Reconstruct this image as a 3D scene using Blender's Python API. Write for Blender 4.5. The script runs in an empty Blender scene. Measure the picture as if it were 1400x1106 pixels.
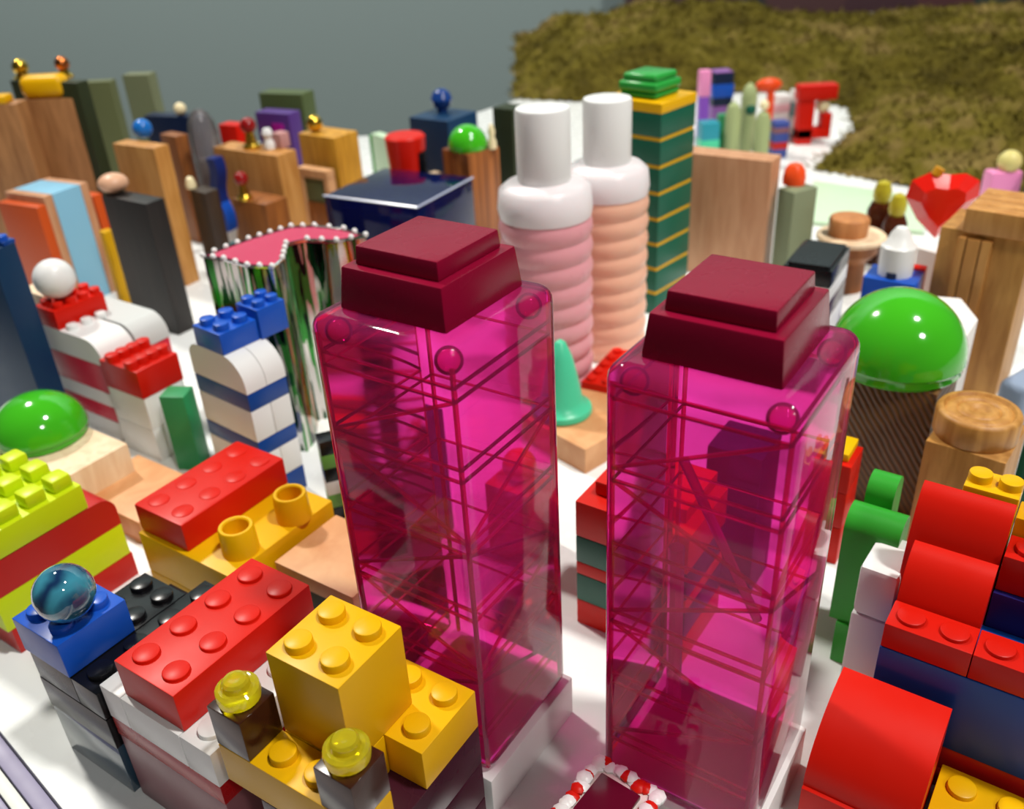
import bpy, bmesh, math, random
from mathutils import Vector, Matrix, noise
random.seed(7)
C = bpy.context.scene.collection
S = 0.1                       # authored in centimetres, one Blender unit = 10 cm
bpy.context.scene.unit_settings.scale_length = 0.1
PI = math.pi

# ------------------------------------------------------------------ camera
CAM_H, F_PX, PITCH, ROLL = 17.8, 1250.0, math.radians(30), math.radians(-3.2)
fwd = Vector((0, math.cos(PITCH), -math.sin(PITCH)))
rt0 = Vector((1, 0, 0)); up0 = rt0.cross(fwd)
RT = math.cos(ROLL)*rt0 + math.sin(ROLL)*up0
UP = -math.sin(ROLL)*rt0 + math.cos(ROLL)*up0
cd = bpy.data.cameras.new('camera'); cam = bpy.data.objects.new('camera', cd); C.objects.link(cam)
cd.sensor_width = 36; cd.lens = 36*F_PX/1400; cd.clip_start = 0.01; cd.clip_end = 200
cam.matrix_world = Matrix(((RT.x, UP.x, -fwd.x, 0), (RT.y, UP.y, -fwd.y, 0), (RT.z, UP.z, -fwd.z, CAM_H*S), (0, 0, 0, 1)))
cd.dof.use_dof = True; cd.dof.focus_distance = 1.8; cd.dof.aperture_fstop = 2.1
bpy.context.scene.camera = cam

# ------------------------------------------------------------------ light
vs = bpy.context.scene.view_settings
vs.view_transform = 'Standard'; vs.look = 'None'; vs.gamma = 1; vs.use_curve_mapping = False; vs.exposure = 0.0
w = bpy.data.worlds.new('room_light'); bpy.context.scene.world = w; w.use_nodes = True
w.node_tree.nodes['Background'].inputs[0].default_value = (0.93, 0.97, 1.0, 1)
w.node_tree.nodes['Background'].inputs[1].default_value = 0.06
def lamp(name, d, dist, size, power, col):
    l = bpy.data.lights.new(name, 'AREA'); l.shape = 'DISK'; l.size = size; l.energy = power; l.color = col
    o = bpy.data.objects.new(name, l); C.objects.link(o)
    v = Vector(d).normalized(); o.location = Vector((0, 3.0, 0)) + v*dist
    o.rotation_euler = v.to_track_quat('Z', 'Y').to_euler(); return o
lamp('ceiling_spot', (-0.42, 0.42, 0.82), 26, 2.2, 4300, (1, 0.96, 0.88))
lamp('ceiling_spot', (0.34, -0.15, 0.93), 26, 2.2, 5000, (1, 0.97, 0.92))

wl = bpy.data.lights.new('added_wall_light', 'AREA'); wl.shape = 'RECTANGLE'; wl.size = 36; wl.size_y = 1.5; wl.energy = 5600; wl.color = (.95, .98, 1)
wo = bpy.data.objects.new('added_wall_light', wl); C.objects.link(wo); wo.location = (0, 13.0, 17.5); wo.rotation_euler = (math.radians(74), 0, 0)  # unseen lamp, added only to brighten the back wall

gl = bpy.data.lights.new('added_fill_spot', 'SPOT'); gl.energy = 22000; gl.spot_size = math.radians(15); gl.spot_blend = .75; gl.shadow_soft_size = 2.2; gl.color = (1, .97, .92)
go = bpy.data.objects.new('added_fill_spot', gl); C.objects.link(go); go.location = (13, -17, 25)
go.rotation_euler = (Vector((13, -17, 25))-Vector((.1, 5.6, .2))).to_track_quat('Z', 'Y').to_euler()  # unseen lamp, added to light mid-table faces while near ones stay dim

# ------------------------------------------------------------------ helpers
def at(px, py, z):
    d = RT*((px-700)/F_PX) - UP*((py-553)/F_PX) + fwd
    t = (z-CAM_H)/d.z
    return Vector((d.x*t, d.y*t, z))
def px_r(px, p):             # length in cm of px pixels at the distance of point p
    return px/F_PX*((Vector((p[0], p[1], p[2]))-Vector((0, 0, CAM_H))).dot(fwd))
def lin(h):
    h = h.lstrip('#'); o = []
    for i in (0, 2, 4):
        c = int(h[i:i+2], 16)/255; o.append(c/12.92 if c <= .04045 else ((c+.055)/1.055)**2.4)
    return tuple(o)+(1,)
MATS = {}
def mat(name, col, rough=.35, metal=0, trans=0, ior=1.46, sss=0, coat=0, spec=.38):
    if name in MATS: return MATS[name]
    m = bpy.data.materials.new(name); m.use_nodes = True; nt = m.node_tree; b = nt.nodes['Principled BSDF']
    c = lin(col) if isinstance(col, str) else col
    b.inputs['Base Color'].default_value = c; b.inputs['Roughness'].default_value = rough
    b.inputs['Metallic'].default_value = metal; b.inputs['Transmission Weight'].default_value = trans
    b.inputs['IOR'].default_value = ior; b.inputs['Coat Weight'].default_value = coat
    b.inputs['Specular IOR Level'].default_value = spec
    if sss:
        b.inputs['Subsurface Weight'].default_value = sss; b.inputs['Subsurface Radius'].default_value = (.05, .03, .03)
    # slight handling marks in the gloss
    tc = nt.nodes.new('ShaderNodeTexCoord'); n = nt.nodes.new('ShaderNodeTexNoise'); n.inputs['Scale'].default_value = 14
    mr = nt.nodes.new('ShaderNodeMapRange'); mr.inputs[3].default_value = max(0, rough-.06); mr.inputs[4].default_value = rough+.08
    nt.links.new(tc.outputs['Object'], n.inputs['Vector']); nt.links.new(n.outputs['Fac'], mr.inputs[0])
    nt.links.new(mr.outputs[0], b.inputs['Roughness'])
    MATS[name] = m; return m
def wood(name, c1, c2, scale=(9, 9, 1.2), rough=.5, rot=(0, 0, 0), bump=.08):
    if name in MATS: return MATS[name]
    m = bpy.data.materials.new(name); m.use_nodes = True; nt = m.node_tree; b = nt.nodes['Principled BSDF']
    tc = nt.nodes.new('ShaderNodeTexCoord'); mp = nt.nodes.new('ShaderNodeMapping')
    mp.inputs['Scale'].default_value = scale; mp.inputs['Rotation'].default_value = rot
    n = nt.nodes.new('ShaderNodeTexNoise'); n.inputs['Scale'].default_value = 3; n.inputs['Detail'].default_value = 6; n.inputs['Distortion'].default_value = .6
    r = nt.nodes.new('ShaderNodeValToRGB'); r.color_ramp.elements[0].position = .32; r.color_ramp.elements[1].position = .7
    r.color_ramp.elements[0].color = lin(c1); r.color_ramp.elements[1].color = lin(c2)
    bp = nt.nodes.new('ShaderNodeBump'); bp.inputs['Strength'].default_value = bump; bp.inputs['Distance'].default_value = .02
    L = nt.links.new
    L(tc.outputs['Object'], mp.inputs[0]); L(mp.outputs[0], n.inputs['Vector']); L(n.outputs['Fac'], r.inputs[0])
    L(r.outputs[0], b.inputs['Base Color']); L(n.outputs['Fac'], bp.inputs['Height']); L(bp.outputs[0], b.inputs['Normal'])
    b.inputs['Roughness'].default_value = rough
    MATS[name] = m; return m
def tinted(name, col, gloss=.06, diff=.12, fres=1.3, edge=None, body=None):   # thin clear coloured plastic sheet
    if name in MATS: return MATS[name]
    m = bpy.data.materials.new(name); m.use_nodes = True; nt = m.node_tree; nt.nodes.clear()
    o = nt.nodes.new('ShaderNodeOutputMaterial'); t = nt.nodes.new('ShaderNodeBsdfTransparent'); g = nt.nodes.new('ShaderNodeBsdfGlossy')
    d = nt.nodes.new('ShaderNodeBsdfDiffuse'); tl = nt.nodes.new('ShaderNodeBsdfTranslucent'); lw = nt.nodes.new('ShaderNodeFresnel')
    lw.inputs[0].default_value = fres
    m1 = nt.nodes.new('ShaderNodeMixShader'); m2 = nt.nodes.new('ShaderNodeMixShader'); a = nt.nodes.new('ShaderNodeMixShader')
    c = lin(col) if isinstance(col, str) else col
    t.inputs[0].default_value = c; d.inputs[0].default_value = body or c; tl.inputs[0].default_value = body or c
    g.inputs[0].default_value = (1, 1, 1, 1); g.inputs['Roughness'].default_value = gloss
    a.inputs[0].default_value = .5; m1.inputs[0].default_value = diff
    L = nt.links.new
    if edge:     # the longer way through the wall at a slant deepens the tint
        f = nt.nodes.new('ShaderNodeLayerWeight'); f.inputs[0].default_value = .35; mx = nt.nodes.new('ShaderNodeMix'); mx.data_type = 'RGBA'
        mx.inputs[6].default_value = c; mx.inputs[7].default_value = edge; L(f.outputs['Facing'], mx.inputs[0]); L(mx.outputs[2], t.inputs[0])
    L(d.outputs[0], a.inputs[1]); L(tl.outputs[0], a.inputs[2]); L(t.outputs[0], m1.inputs[1]); L(a.outputs[0], m1.inputs[2])
    L(lw.outputs[0], m2.inputs[0]); L(m1.outputs[0], m2.inputs[1]); L(g.outputs[0], m2.inputs[2]); L(m2.outputs[0], o.inputs[0])
    MATS[name] = m; return m

def u0(deg):
    a = math.radians(deg); return Vector((math.cos(a), math.sin(a), 0)), Vector((-math.sin(a), math.cos(a), 0))

class MB:
    """collects shapes in centimetres; build() links them as ONE mesh object"""
    def __init__(s): s.bm = bmesh.new()
    def _new(s, bm2):
        me = bpy.data.meshes.new('tmp'); bm2.to_mesh(me); bm2.free(); s.bm.from_mesh(me); bpy.data.meshes.remove(me); return s
    def prism(s, pts, z0, z1, bev=.03, taper=None):
        b = bmesh.new(); n = len(pts)
        cx = sum(p[0] for p in pts)/n; cy = sum(p[1] for p in pts)/n
        t = taper or 1
        lo = [b.verts.new((p[0], p[1], z0)) for p in pts]; hi = [b.verts.new((cx+(p[0]-cx)*t, cy+(p[1]-cy)*t, z1)) for p in pts]
        b.faces.new(lo[::-1]); b.faces.new(hi)
        for i in range(n): b.faces.new((lo[i], lo[(i+1) % n], hi[(i+1) % n], hi[i]))
        bmesh.ops.recalc_face_normals(b, faces=b.faces)
        if bev: bmesh.ops.bevel(b, geom=list(b.edges), offset=bev, segments=2, affect='EDGES', profile=.6, clamp_overlap=True)
        return s._new(b)
    def box(s, x0, x1, y0, y1, z0, z1, bev=.03, taper=None):
        return s.prism([(x0, y0), (x1, y0), (x1, y1), (x0, y1)], z0, z1, bev, taper)
    def rbox(s, x0, x1, y0, y1, z0, z1, r, seg=5):          # strongly rounded box
        b = bmesh.new(); bmesh.ops.create_cube(b, size=1)
        for v in b.verts: v.co = Vector(((x0+x1)/2+v.co.x*(x1-x0), (y0+y1)/2+v.co.y*(y1-y0), (z0+z1)/2+v.co.z*(z1-z0)))
        bmesh.ops.bevel(b, geom=list(b.edges), offset=r, segments=seg, affect='EDGES', profile=.5, clamp_overlap=True)
        return s._new(b)
    def lathe(s, prof, cx=0, cy=0, z=0, seg=32):
        b = bmesh.new(); rings = []
        for r, h in prof:
            if r < 1e-5: rings.append([b.verts.new((cx, cy, z+h))])
            else: rings.append([b.verts.new((cx+r*math.cos(2*PI*i/seg), cy+r*math.sin(2*PI*i/seg), z+h)) for i in range(seg)])
        for a, c in zip(rings, rings[1:]):
            for i in range(seg):
                j = (i+1) % seg
                q = [a[i % len(a)], a[j % len(a)], c[j % len(c)], c[i % len(c)]]
                u = []
                for v in q:
                    if v not in u: u.append(v)
                if len(u) > 2: b.faces.new(u)
        for e, fl in ((rings[0], 1), (rings[-1], 0)):
            if len(e) > 1: b.faces.new(e[::-1] if fl else e)
        bmesh.ops.recalc_face_normals(b, faces=b.faces)
        return s._new(b)
    def cyl(s, cx, cy, r, z0, z1, seg=24, bev=None):
        k = bev if bev is not None else min(.04, r*.2)
        return s.lathe([(r, z0), (r, z1-k), (r-k*.3, z1-k*.3), (r-k, z1)], cx, cy, 0, seg)
    def ball(s, c, r, sx=1, sy=1, sz=1, u=24, v=16):
        b = bmesh.new(); bmesh.ops.create_uvsphere(b, u_segments=u, v_segments=v, radius=r)
        for q in b.verts: q.co = Vector((q.co.x*sx+c[0], q.co.y*sy+c[1], q.co.z*sz+c[2]))
        return s._new(b)
    def bar(s, a, c, wdt, seg=4):
        a = Vector(a); c = Vector(c); d = (c-a).normalized(); q = d.to_track_quat('Z', 'Y').to_matrix()
        b = bmesh.new(); r = []
        for p in (a, c): r.append([b.verts.new(p+q@Vector((wdt*.5*math.cos(2*PI*(i+.5)/seg), wdt*.5*math.sin(2*PI*(i+.5)/seg), 0))) for i in range(seg)])
        for i in range(seg): b.faces.new((r[0][i], r[0][(i+1) % seg], r[1][(i+1) % seg], r[1][i]))
        b.faces.new(r[0][::-1]); b.faces.new(r[1]); bmesh.ops.recalc_face_normals(b, faces=b.faces)
        return s._new(b)
    def profile(s, pts, a0, a1, axis='x', bev=.02):         # closed profile in (other, z) extruded along axis
        b = bmesh.new(); n = len(pts)
        f = (lambda a, p: (a, p[0], p[1])) if axis == 'x' else (lambda a, p: (p[0], a, p[1]))
        lo = [b.verts.new(f(a0, p)) for p in pts]; hi = [b.verts.new(f(a1, p)) for p in pts]
        b.faces.new(lo); b.faces.new(hi[::-1])
        for i in range(n): b.faces.new((lo[i], hi[i], hi[(i+1) % n], lo[(i+1) % n]))
        bmesh.ops.recalc_face_normals(b, faces=b.faces)
        return s._new(b)
    def build(s, name, m, parent=None, ang=35):
        me = bpy.data.meshes.new(name); bmesh.ops.scale(s.bm, vec=(S, S, S), verts=s.bm.verts); s.bm.to_mesh(me); s.bm.free()
        me.shade_smooth(); me.set_sharp_from_angle(angle=math.radians(ang))
        me.materials.append(m); o = bpy.data.objects.new(name, me); C.objects.link(o)
        if parent is not None: o.parent = parent
        return o
def tag(o, label, cat, group=None, kind=None):
    if label: o['label'] = label
    if cat: o['category'] = cat
    if group: o['group'] = group
    if kind: o['kind'] = kind
    return o
STUD = {}
class T:
    """a thing: an Empty at the centre of its base; local x runs right-away, y left-away, origin at the near bottom corner"""
    def __init__(s, name, label, cat, F, z, yaw=55, R=None, L=None, w=None, d=None, group=None, z0=0):
        f = at(*F, z) if len(F) == 2 else Vector((F[0], F[1], z))
        if yaw == 'L':      # read the direction of the left-hand face off its top edge
            e = at(*L, z)-f; a = math.atan2(e.y, e.x)-PI/2
        else: a = math.radians(yaw)
        u = Vector((math.cos(a), math.sin(a), 0)); v = Vector((-u.y, u.x, 0))
        s.w = w if w is not None else (at(*R, z)-f).dot(u); s.d = d if d is not None else (at(*L, z)-f).dot(v)
        s.z = z; s.z0 = z0
        c = f+u*(s.w/2)+v*(s.d/2); s.f, s.u, s.v = f, u, v
        s.root = bpy.data.objects.new(name, None); C.objects.link(s.root); s.root.empty_display_size = .1
        s.root.location = (c.x*S, c.y*S, z0*S); s.root.rotation_euler = (0, 0, a)
        tag(s.root, label, cat, group)
    def loc(s, px, py, z):
        d = at(px, py, z)-s.f; return d.dot(s.u), d.dot(s.v)
    def mb(s): return MB()
    def put(s, m, name, material, parent=None, label=None, ang=35):
        bmesh.ops.translate(m.bm, vec=(-s.w/2, -s.d/2, -s.z0), verts=m.bm.verts)
        o = m.build(name, material, parent if parent is not None else s.root, ang)
        if label: o['label'] = label
        return o
    def box(s, name, material, x0, x1, y0, y1, z0, z1, bev=.03, label=None, parent=None, taper=None):
        return s.put(MB().box(x0, x1, y0, y1, z0, z1, bev, taper), name, material, parent, label)
    def stud(s, brick, material, x, y, z, r, h):
        k = (round(r, 3), round(h, 3), material.name)
        if k not in STUD:
            o = MB().cyl(0, 0, r, 0, h, 20, .035).build('stud', material, brick); STUD[k] = o.data
        else:
            o = bpy.data.objects.new('stud', STUD[k]); C.objects.link(o); o.parent = brick
        o.location = ((x-s.w/2)*S, (y-s.d/2)*S, (z-s.z0)*S); return o
    def brick(s, material, x0, y0, z0, nx, ny, p=.8, h=None, skip=(), studs=True, label=None, name='brick', sr=.3, sh=.2):
        h = h or 1.2*p; g = .008
        b = s.box(name, material, x0+g, x0+nx*p-g, y0+g, y0+ny*p-g, z0+g, z0+h-g, .025, label)
        if studs:
            for i in range(nx):
                for j in range(ny):
                    if (i, j) not in skip: s.stud(b, material, x0+(i+.5)*p, y0+(j+.5)*p, z0+h-g, p*sr, p*sh)
        return b
def one(m, name, material, loc, label, cat, group=None, rot=0, ang=35):
    o = m.build(name, material, None, ang); o.location = Vector(loc)*S; o.rotation_euler = (0, 0, rot); tag(o, label, cat, group); return o
def quarter(x0, x1, z0, z1, n=8, front=True):
    """profile: block whose near upper edge is a quarter round"""
    pts = [(x0, z0)]
    for i in range(n+1):
        t = PI/2*i/n; pts.append((x1-(x1-x0)*math.cos(t), z0+(z1-z0)*math.sin(t)))
    pts.append((x1, z0)); return pts
def roundtop(x0, x1, z0, z1, r, n=6, near=True, far=False):
    pts = [(x1, z0), (x0, z0)]
    if near: pts += [(x0+r-r*math.cos(PI/2*i/n), z1-r+r*math.sin(PI/2*i/n)) for i in range(n+1)]
    else: pts.append((x0, z1))
    if far: pts += [(x1-r+r*math.sin(PI/2*i/n), z1-r+r*math.cos(PI/2*i/n)) for i in range(n+1)]
    else: pts.append((x1, z1))
    return pts

# ------------------------------------------------------------------ materials
RED = mat('red_plastic', '#cc190a', .36, spec=.22); RED2 = mat('red_brick_plastic', '#c4170a', .34, spec=.22); YEL = mat('yellow_plastic', '#e2ac05', .36, spec=.25)
LIME = mat('lime_plastic', '#c8dc10', .35); BLUE = mat('blue_plastic', '#1450b8', .3); DBLUE = mat('deep_blue_plastic', '#0c3f8e', .3)
WHITE = mat('white_plastic', '#e6e6e4', .3); GREY = mat('pale_grey_plastic', '#c9cac8', .3); BLACK = mat('black_plastic', '#101012', .25)
GREEN = mat('green_gloss', '#3fb01c', .12, coat=.5); DGREEN = mat('dark_green_plastic', '#0d5a44', .35); GRASSG = mat('green_plastic', '#2f9a2c', .35)
PLUM = mat('plum_plastic', '#3a1222', .25); MAUVE = mat('mauve_plastic', '#8a5a60', .3); AMBER = mat('amber_brown', '#3a1c10', .2)
GOLD = mat('gold_paint', '#d8b040', .2, metal=1); COPPER = mat('copper_metal', '#c0703a', .28, metal=1); NAVY = mat('navy_paint', '#0c1c3c', .4)
STEELB = mat('slate_blue_paint', '#0f3456', .4); MAROON = mat('maroon_gloss', '#840a2c', .26, spec=.18)
PURPLE = mat('purple_paint', '#50307c', .4); MAGENTA = mat('magenta_paint', '#a01890', .4); OLIVE = mat('olive_paint', '#5e6440', .55)
DOLIVE = mat('dark_olive_paint', '#2b331c', .5); PALEG = mat('pale_green_paint', '#c8e2c0', .35); MINT = mat('mint_plastic', '#4cc89a', .3)
SKYB = mat('light_blue_paint', '#84bcd8', .4); ORANGE = mat('orange_stain', '#c8501c', .4); PINK = mat('pink_plastic', '#ec8fc0', .35)
VERM = mat('vermilion_paint', '#f0501c', .35); TEAL = mat('teal_plastic', '#2a8ea0', .35); CREAM = mat('cream_bead', '#ecdcb0', .35)
YB = tinted('clear_yellow', (.96, .86, .04, 1), .05, .5, 1.35)
W_TAN = wood('beech_wood', '#c08a5c', '#d8a878'); W_PALE = wood('pale_maple_wood', '#e0c09a', '#f2dcba'); W_OAK = wood('oak_wood', '#a06a28', '#c8924a')
W_WARM = wood('warm_pine_wood', '#b07634', '#cc9450'); W_BROWN = wood('brown_stained_wood', '#7a4418', '#9c5c24'); W_DARK = wood('dark_ebony_wood', '#100c0b', '#1e1714', rough=.55)
def ridged():
    m = bpy.data.materials.new('ridged_brown_wood'); m.use_nodes = True; nt = m.node_tree; b = nt.nodes['Principled BSDF']; L = nt.links.new
    tc = nt.nodes.new('ShaderNodeTexCoord'); mp = nt.nodes.new('ShaderNodeMapping'); mp.inputs['Rotation'].default_value = (.62, .5, 0)
    n = nt.nodes.new('ShaderNodeTexWave'); n.inputs['Scale'].default_value = 17; n.inputs['Distortion'].default_value = 2.0; n.inputs['Detail'].default_value = 3; n.bands_direction = 'Y'
    r = nt.nodes.new('ShaderNodeValToRGB'); r.color_ramp.elements[0].color = lin('#4a300f'); r.color_ramp.elements[1].color = lin('#70491a')
    bp = nt.nodes.new('ShaderNodeBump'); bp.inputs['Strength'].default_value = .3; bp.inputs['Distance'].default_value = .01
    L(tc.outputs['Object'], mp.inputs[0]); L(mp.outputs[0], n.inputs['Vector']); L(n.outputs['Fac'], r.inputs[0]); L(r.outputs[0], b.inputs['Base Color'])
    L(n.outputs['Fac'], bp.inputs['Height']); L(bp.outputs[0], b.inputs['Normal']); b.inputs['Roughness'].default_value = .5; return m
W_BLOCK = ridged(); 
W_PINK = wood('rosy_beech_wood', '#b8825c', '#cc9a74')
W_CORK = wood('warm_beech_board', '#cc8c58', '#dea876', (3, 3, 3)); W_TOWER = wood('brown_beech_wood', '#8a5c34', '#b07c4c')
W_YEL = wood('honey_wood', '#b07a18', '#d8a030')
PINKSH = tinted('clear_pink', (.97, .24, .74, 1), .05, .23, 1.3, (.85, .03, .28, 1), (.90, .07, .36, 1)); PINKTUBE = tinted('clear_pale_pink', (.97, .30, .75, 1), .1, .55, 1.3, None, (.95, .25, .62, 1)); PINKIN = tinted('clear_pink_rib', (.94, .09, .42, 1), .12, .28, 1.25)
NAVYGL = tinted('clear_navy', (.02, .03, .32, 1), .04, .25, 1.35); GREYGL = tinted('smoky_clear', (.62, .60, .62, 1), .06, .25, 1.4)
FROST = mat('frosted_white', '#e8e0e2', .3, sss=.5)
MIRROR = mat('mirror_foil', '#e6e6e6', .06, metal=1)
def painted_reflections():  # coloured streaks paint the surroundings' reflections onto the mirrored box
    m = bpy.data.materials.new('foil_painted_reflections'); m.use_nodes = True; nt = m.node_tree; b = nt.nodes['Principled BSDF']; L = nt.links.new
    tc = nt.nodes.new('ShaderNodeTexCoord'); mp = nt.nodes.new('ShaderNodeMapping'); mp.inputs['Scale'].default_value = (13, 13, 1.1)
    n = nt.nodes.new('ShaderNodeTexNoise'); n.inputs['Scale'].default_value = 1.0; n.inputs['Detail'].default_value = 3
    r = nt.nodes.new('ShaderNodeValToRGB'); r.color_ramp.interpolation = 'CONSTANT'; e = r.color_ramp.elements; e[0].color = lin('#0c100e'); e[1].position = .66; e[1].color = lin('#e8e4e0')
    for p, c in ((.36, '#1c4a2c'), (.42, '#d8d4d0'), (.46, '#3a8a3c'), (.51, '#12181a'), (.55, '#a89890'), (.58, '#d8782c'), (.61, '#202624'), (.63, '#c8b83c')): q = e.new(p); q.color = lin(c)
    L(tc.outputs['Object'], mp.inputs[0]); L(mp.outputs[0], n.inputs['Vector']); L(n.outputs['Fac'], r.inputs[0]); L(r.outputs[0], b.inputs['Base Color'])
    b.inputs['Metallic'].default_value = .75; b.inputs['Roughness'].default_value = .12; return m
PAINTED_REFL = painted_reflections()

# ------------------------------------------------------------------ room and table
def plain(name, m, pts, z0, z1, label=None, kind='structure', cat=None, bev=0):
    o = MB().prism(pts, z0, z1, bev).build(name, m); tag(o, label, cat, None, kind); return o
WALLM = mat('wall_paint', '#8a9997', .8); FLOORM = mat('floor_paint', '#77716b', .6)
plain('floor', FLOORM, [(-260, -120), (260, -120), (260, 215), (-260, 215)], -77, -75)
plain('wall_back', WALLM, [(-260, 200), (260, 200), (260, 215), (-260, 215)], -75, 190)
TW = mat('white_table_laminate', '#eef0ee', .25, coat=.2)
el = at(0, 1000, 0); er = at(80, 1100, 0); ed = (er-el).normalized()
a0 = el-ed*90; a1 = er+ed*14
def off(p, k): n = Vector((-ed.y, ed.x, 0)); n = n if n.x < 0 else -n; q = p+n*k; return (q.x, q.y)
tb = bpy.data.objects.new('display_table', None); C.objects.link(tb); tb.location = (0, 4, -7.5); tag(tb, 'white table carrying the whole toy city, with a grey edging strip', 'table')
def tpart(name, m, pts, z0, z1, bev=.05, label=None):
    mm = MB().prism(pts, z0, z1, bev); bmesh.ops.translate(mm.bm, vec=(0, -40, 75), verts=mm.bm.verts)
    o = mm.build(name, m, tb)
    if label: o['label'] = label
    return o
poly = [(a1.x, a1.y), (70, a1.y), (70, 128), (5, 128), (5, 90), (2.5, 87.2), (-7, 76), (a0.x, 76)]
poly[7] = (a0.x+(a0.y-76)*-(ed.x/ed.y), 76)
tpart('tabletop', TW, poly, -1.2, 0)
for k0, k1, m, nm in ((.04, .42, mat('grey_edging', '#8a84a0', .4), 'edge_strip'), (.46, .75, mat('pale_edging', '#d6d8d0', .4), 'edge_strip'), (.79, .95, mat('grey_edging', '#8a84a0', .4), 'edge_strip')):
    tpart(nm, m, [off(a1, k0), off(a0, k0), off(a0, k1), off(a1, k1)][::-1], -1.2, -.08, .02)
tpart('ledge', mat('ledge_laminate', '#dcd2d2', .4), [off(a1, .99), off(a0, .99), off(a0, 4.5), off(a1, 4.5)][::-1], -1.2, -.12, .02)
for (x, y) in ((-20, 16), (62, 16), (62, 118), (12, 112)):
    tpart('leg', GREY, [(x-2.5, y-2.5), (x+2.5, y-2.5), (x+2.5, y+2.5), (x-2.5, y+2.5)], -75, -1.2)

# hill of dry moss
def moss():
    m = bpy.data.materials.new('dry_moss'); m.use_nodes = True; nt = m.node_tree; b = nt.nodes['Principled BSDF']; L = nt.links.new
    tc = nt.nodes.new('ShaderNodeTexCoord'); n = nt.nodes.new('ShaderNodeTexNoise'); n.inputs['Scale'].default_value = 1.1; n.inputs['Detail'].default_value = 9; n.inputs['Roughness'].default_value = .7
    r = nt.nodes.new('ShaderNodeValToRGB'); e = r.color_ramp.elements
    e[0].position = .3; e[0].color = lin('#2e2810'); e[1].position = .74; e[1].color = lin('#9c8648')
    for p, c in ((.42, '#504616'), (.52, '#665c20'), (.6, '#7a683a')): q = e.new(p); q.color = lin(c)
    bp = nt.nodes.new('ShaderNodeBump'); bp.inputs['Strength'].default_value = .8; bp.inputs['Distance'].default_value = .1
    L(tc.outputs['Object'], n.inputs['Vector']); L(n.outputs['Fac'], r.inputs[0]); L(r.outputs[0], b.inputs['Base Color'])
    L(n.outputs['Fac'], bp.inputs['Height']); L(bp.outputs[0], b.inputs['Normal']); b.inputs['Roughness'].default_value = .95; b.inputs['Specular IOR Level'].default_value = .1
    return m
def pdist(p, poly):
    best = 1e9; inside = False; n = len(poly)
    for i in range(n):
        a = Vector(poly[i]); c = Vector(poly[(i+1) % n]); e = c-a; t = max(0, min(1, (p-a).dot(e)/e.length_squared)); best = min(best, (p-a-e*t).length)
        if (a.y > p.y) != (c.y > p.y) and p.x < (c.x-a.x)*(p.y-a.y)/(c.y-a.y)+a.x: inside = not inside
    return best if inside else -best
HP = [(1.5, 87), (7, 84), (14, 84), (22, 84), (26, 83), (28.5, 76), (26.6, 69), (21.4, 61.3), (20.5, 59.6), (26.5, 53), (34, 47), (60, 40), (69, 40), (69, 127), (3, 127)]
def hill():
    b = bmesh.new(); nx, ny = 190, 200; g = {}
    for i in range(nx):
        for j in range(ny):
            x = -5+75*i/(nx-1); y = 39+89*j/(ny-1); d = pdist(Vector((x, y)), HP)
            if d < -.05: continue
            e = max(d, 0)
            crest = 4.6+1.6*math.exp(-((x-18)/14)**2)-1.3*math.exp(-((x-36)/9)**2)
            h = crest*(1-math.exp(-e/9.0))*min(1, .35+e/8)*(1 if e else 0)
            h *= .3+.7*min(1, max(0, (x-1)/7))**.8
            if x > 26: h *= max(.55, 1-(x-26)/40)
            if y > 100: h *= max(.55, 1-(y-100)/60)
            q = Vector((x*.16, y*.16, 0)); s = min(1, e/1.5)
            h += s*(1.1*noise.fractal(q, .9, 2.1, 4)+.55*noise.fractal(q*5, .8, 2.2, 4))
            g[i, j] = b.verts.new((x*S, y*S, max(h, .0)*S+.003))
    for i in range(nx-1):
        for j in range(ny-1):
            q = [g.get(k) for k in ((i, j), (i+1, j), (i+1, j+1), (i, j+1))]
            if all(q): b.faces.new(q)
    me = bpy.data.meshes.new('hill'); b.to_mesh(me); b.free(); me.shade_smooth(); me.materials.append(moss())
    o = bpy.data.objects.new('moss_hill', me); C.objects.link(o); tag(o, 'large mound of dry olive brown moss rising behind the toy city', 'hill')
hill()
def tufts():
    hm = bpy.data.objects['moss_hill']; vv = [q.co for q in hm.data.vertices]; V = []; Fc = []
    for k in range(30000):
        q = vv[random.randrange(len(vv))]; x = q.x+random.uniform(-.03, .03); y = q.y+random.uniform(-.03, .03); a = random.uniform(0, 2*PI); hh = random.uniform(.015, .06); wd = random.uniform(.006, .016)
        lx, ly = random.uniform(-.06, .06), random.uniform(-.06, .06); n = len(V)
        V += [(x-wd*math.cos(a), y-wd*math.sin(a), q.z+.002), (x+wd*math.cos(a), y+wd*math.sin(a), q.z+.002), (x+lx, y+ly, q.z+hh)]; Fc.append((n, n+1, n+2))
    me = bpy.data.meshes.new('moss_tufts'); me.from_pydata(V, [], Fc); me.materials.append(hm.data.materials[0])
    o = bpy.data.objects.new('moss_tufts', me); C.objects.link(o); o.parent = hm; o['kind'] = 'stuff'
tufts()
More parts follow.
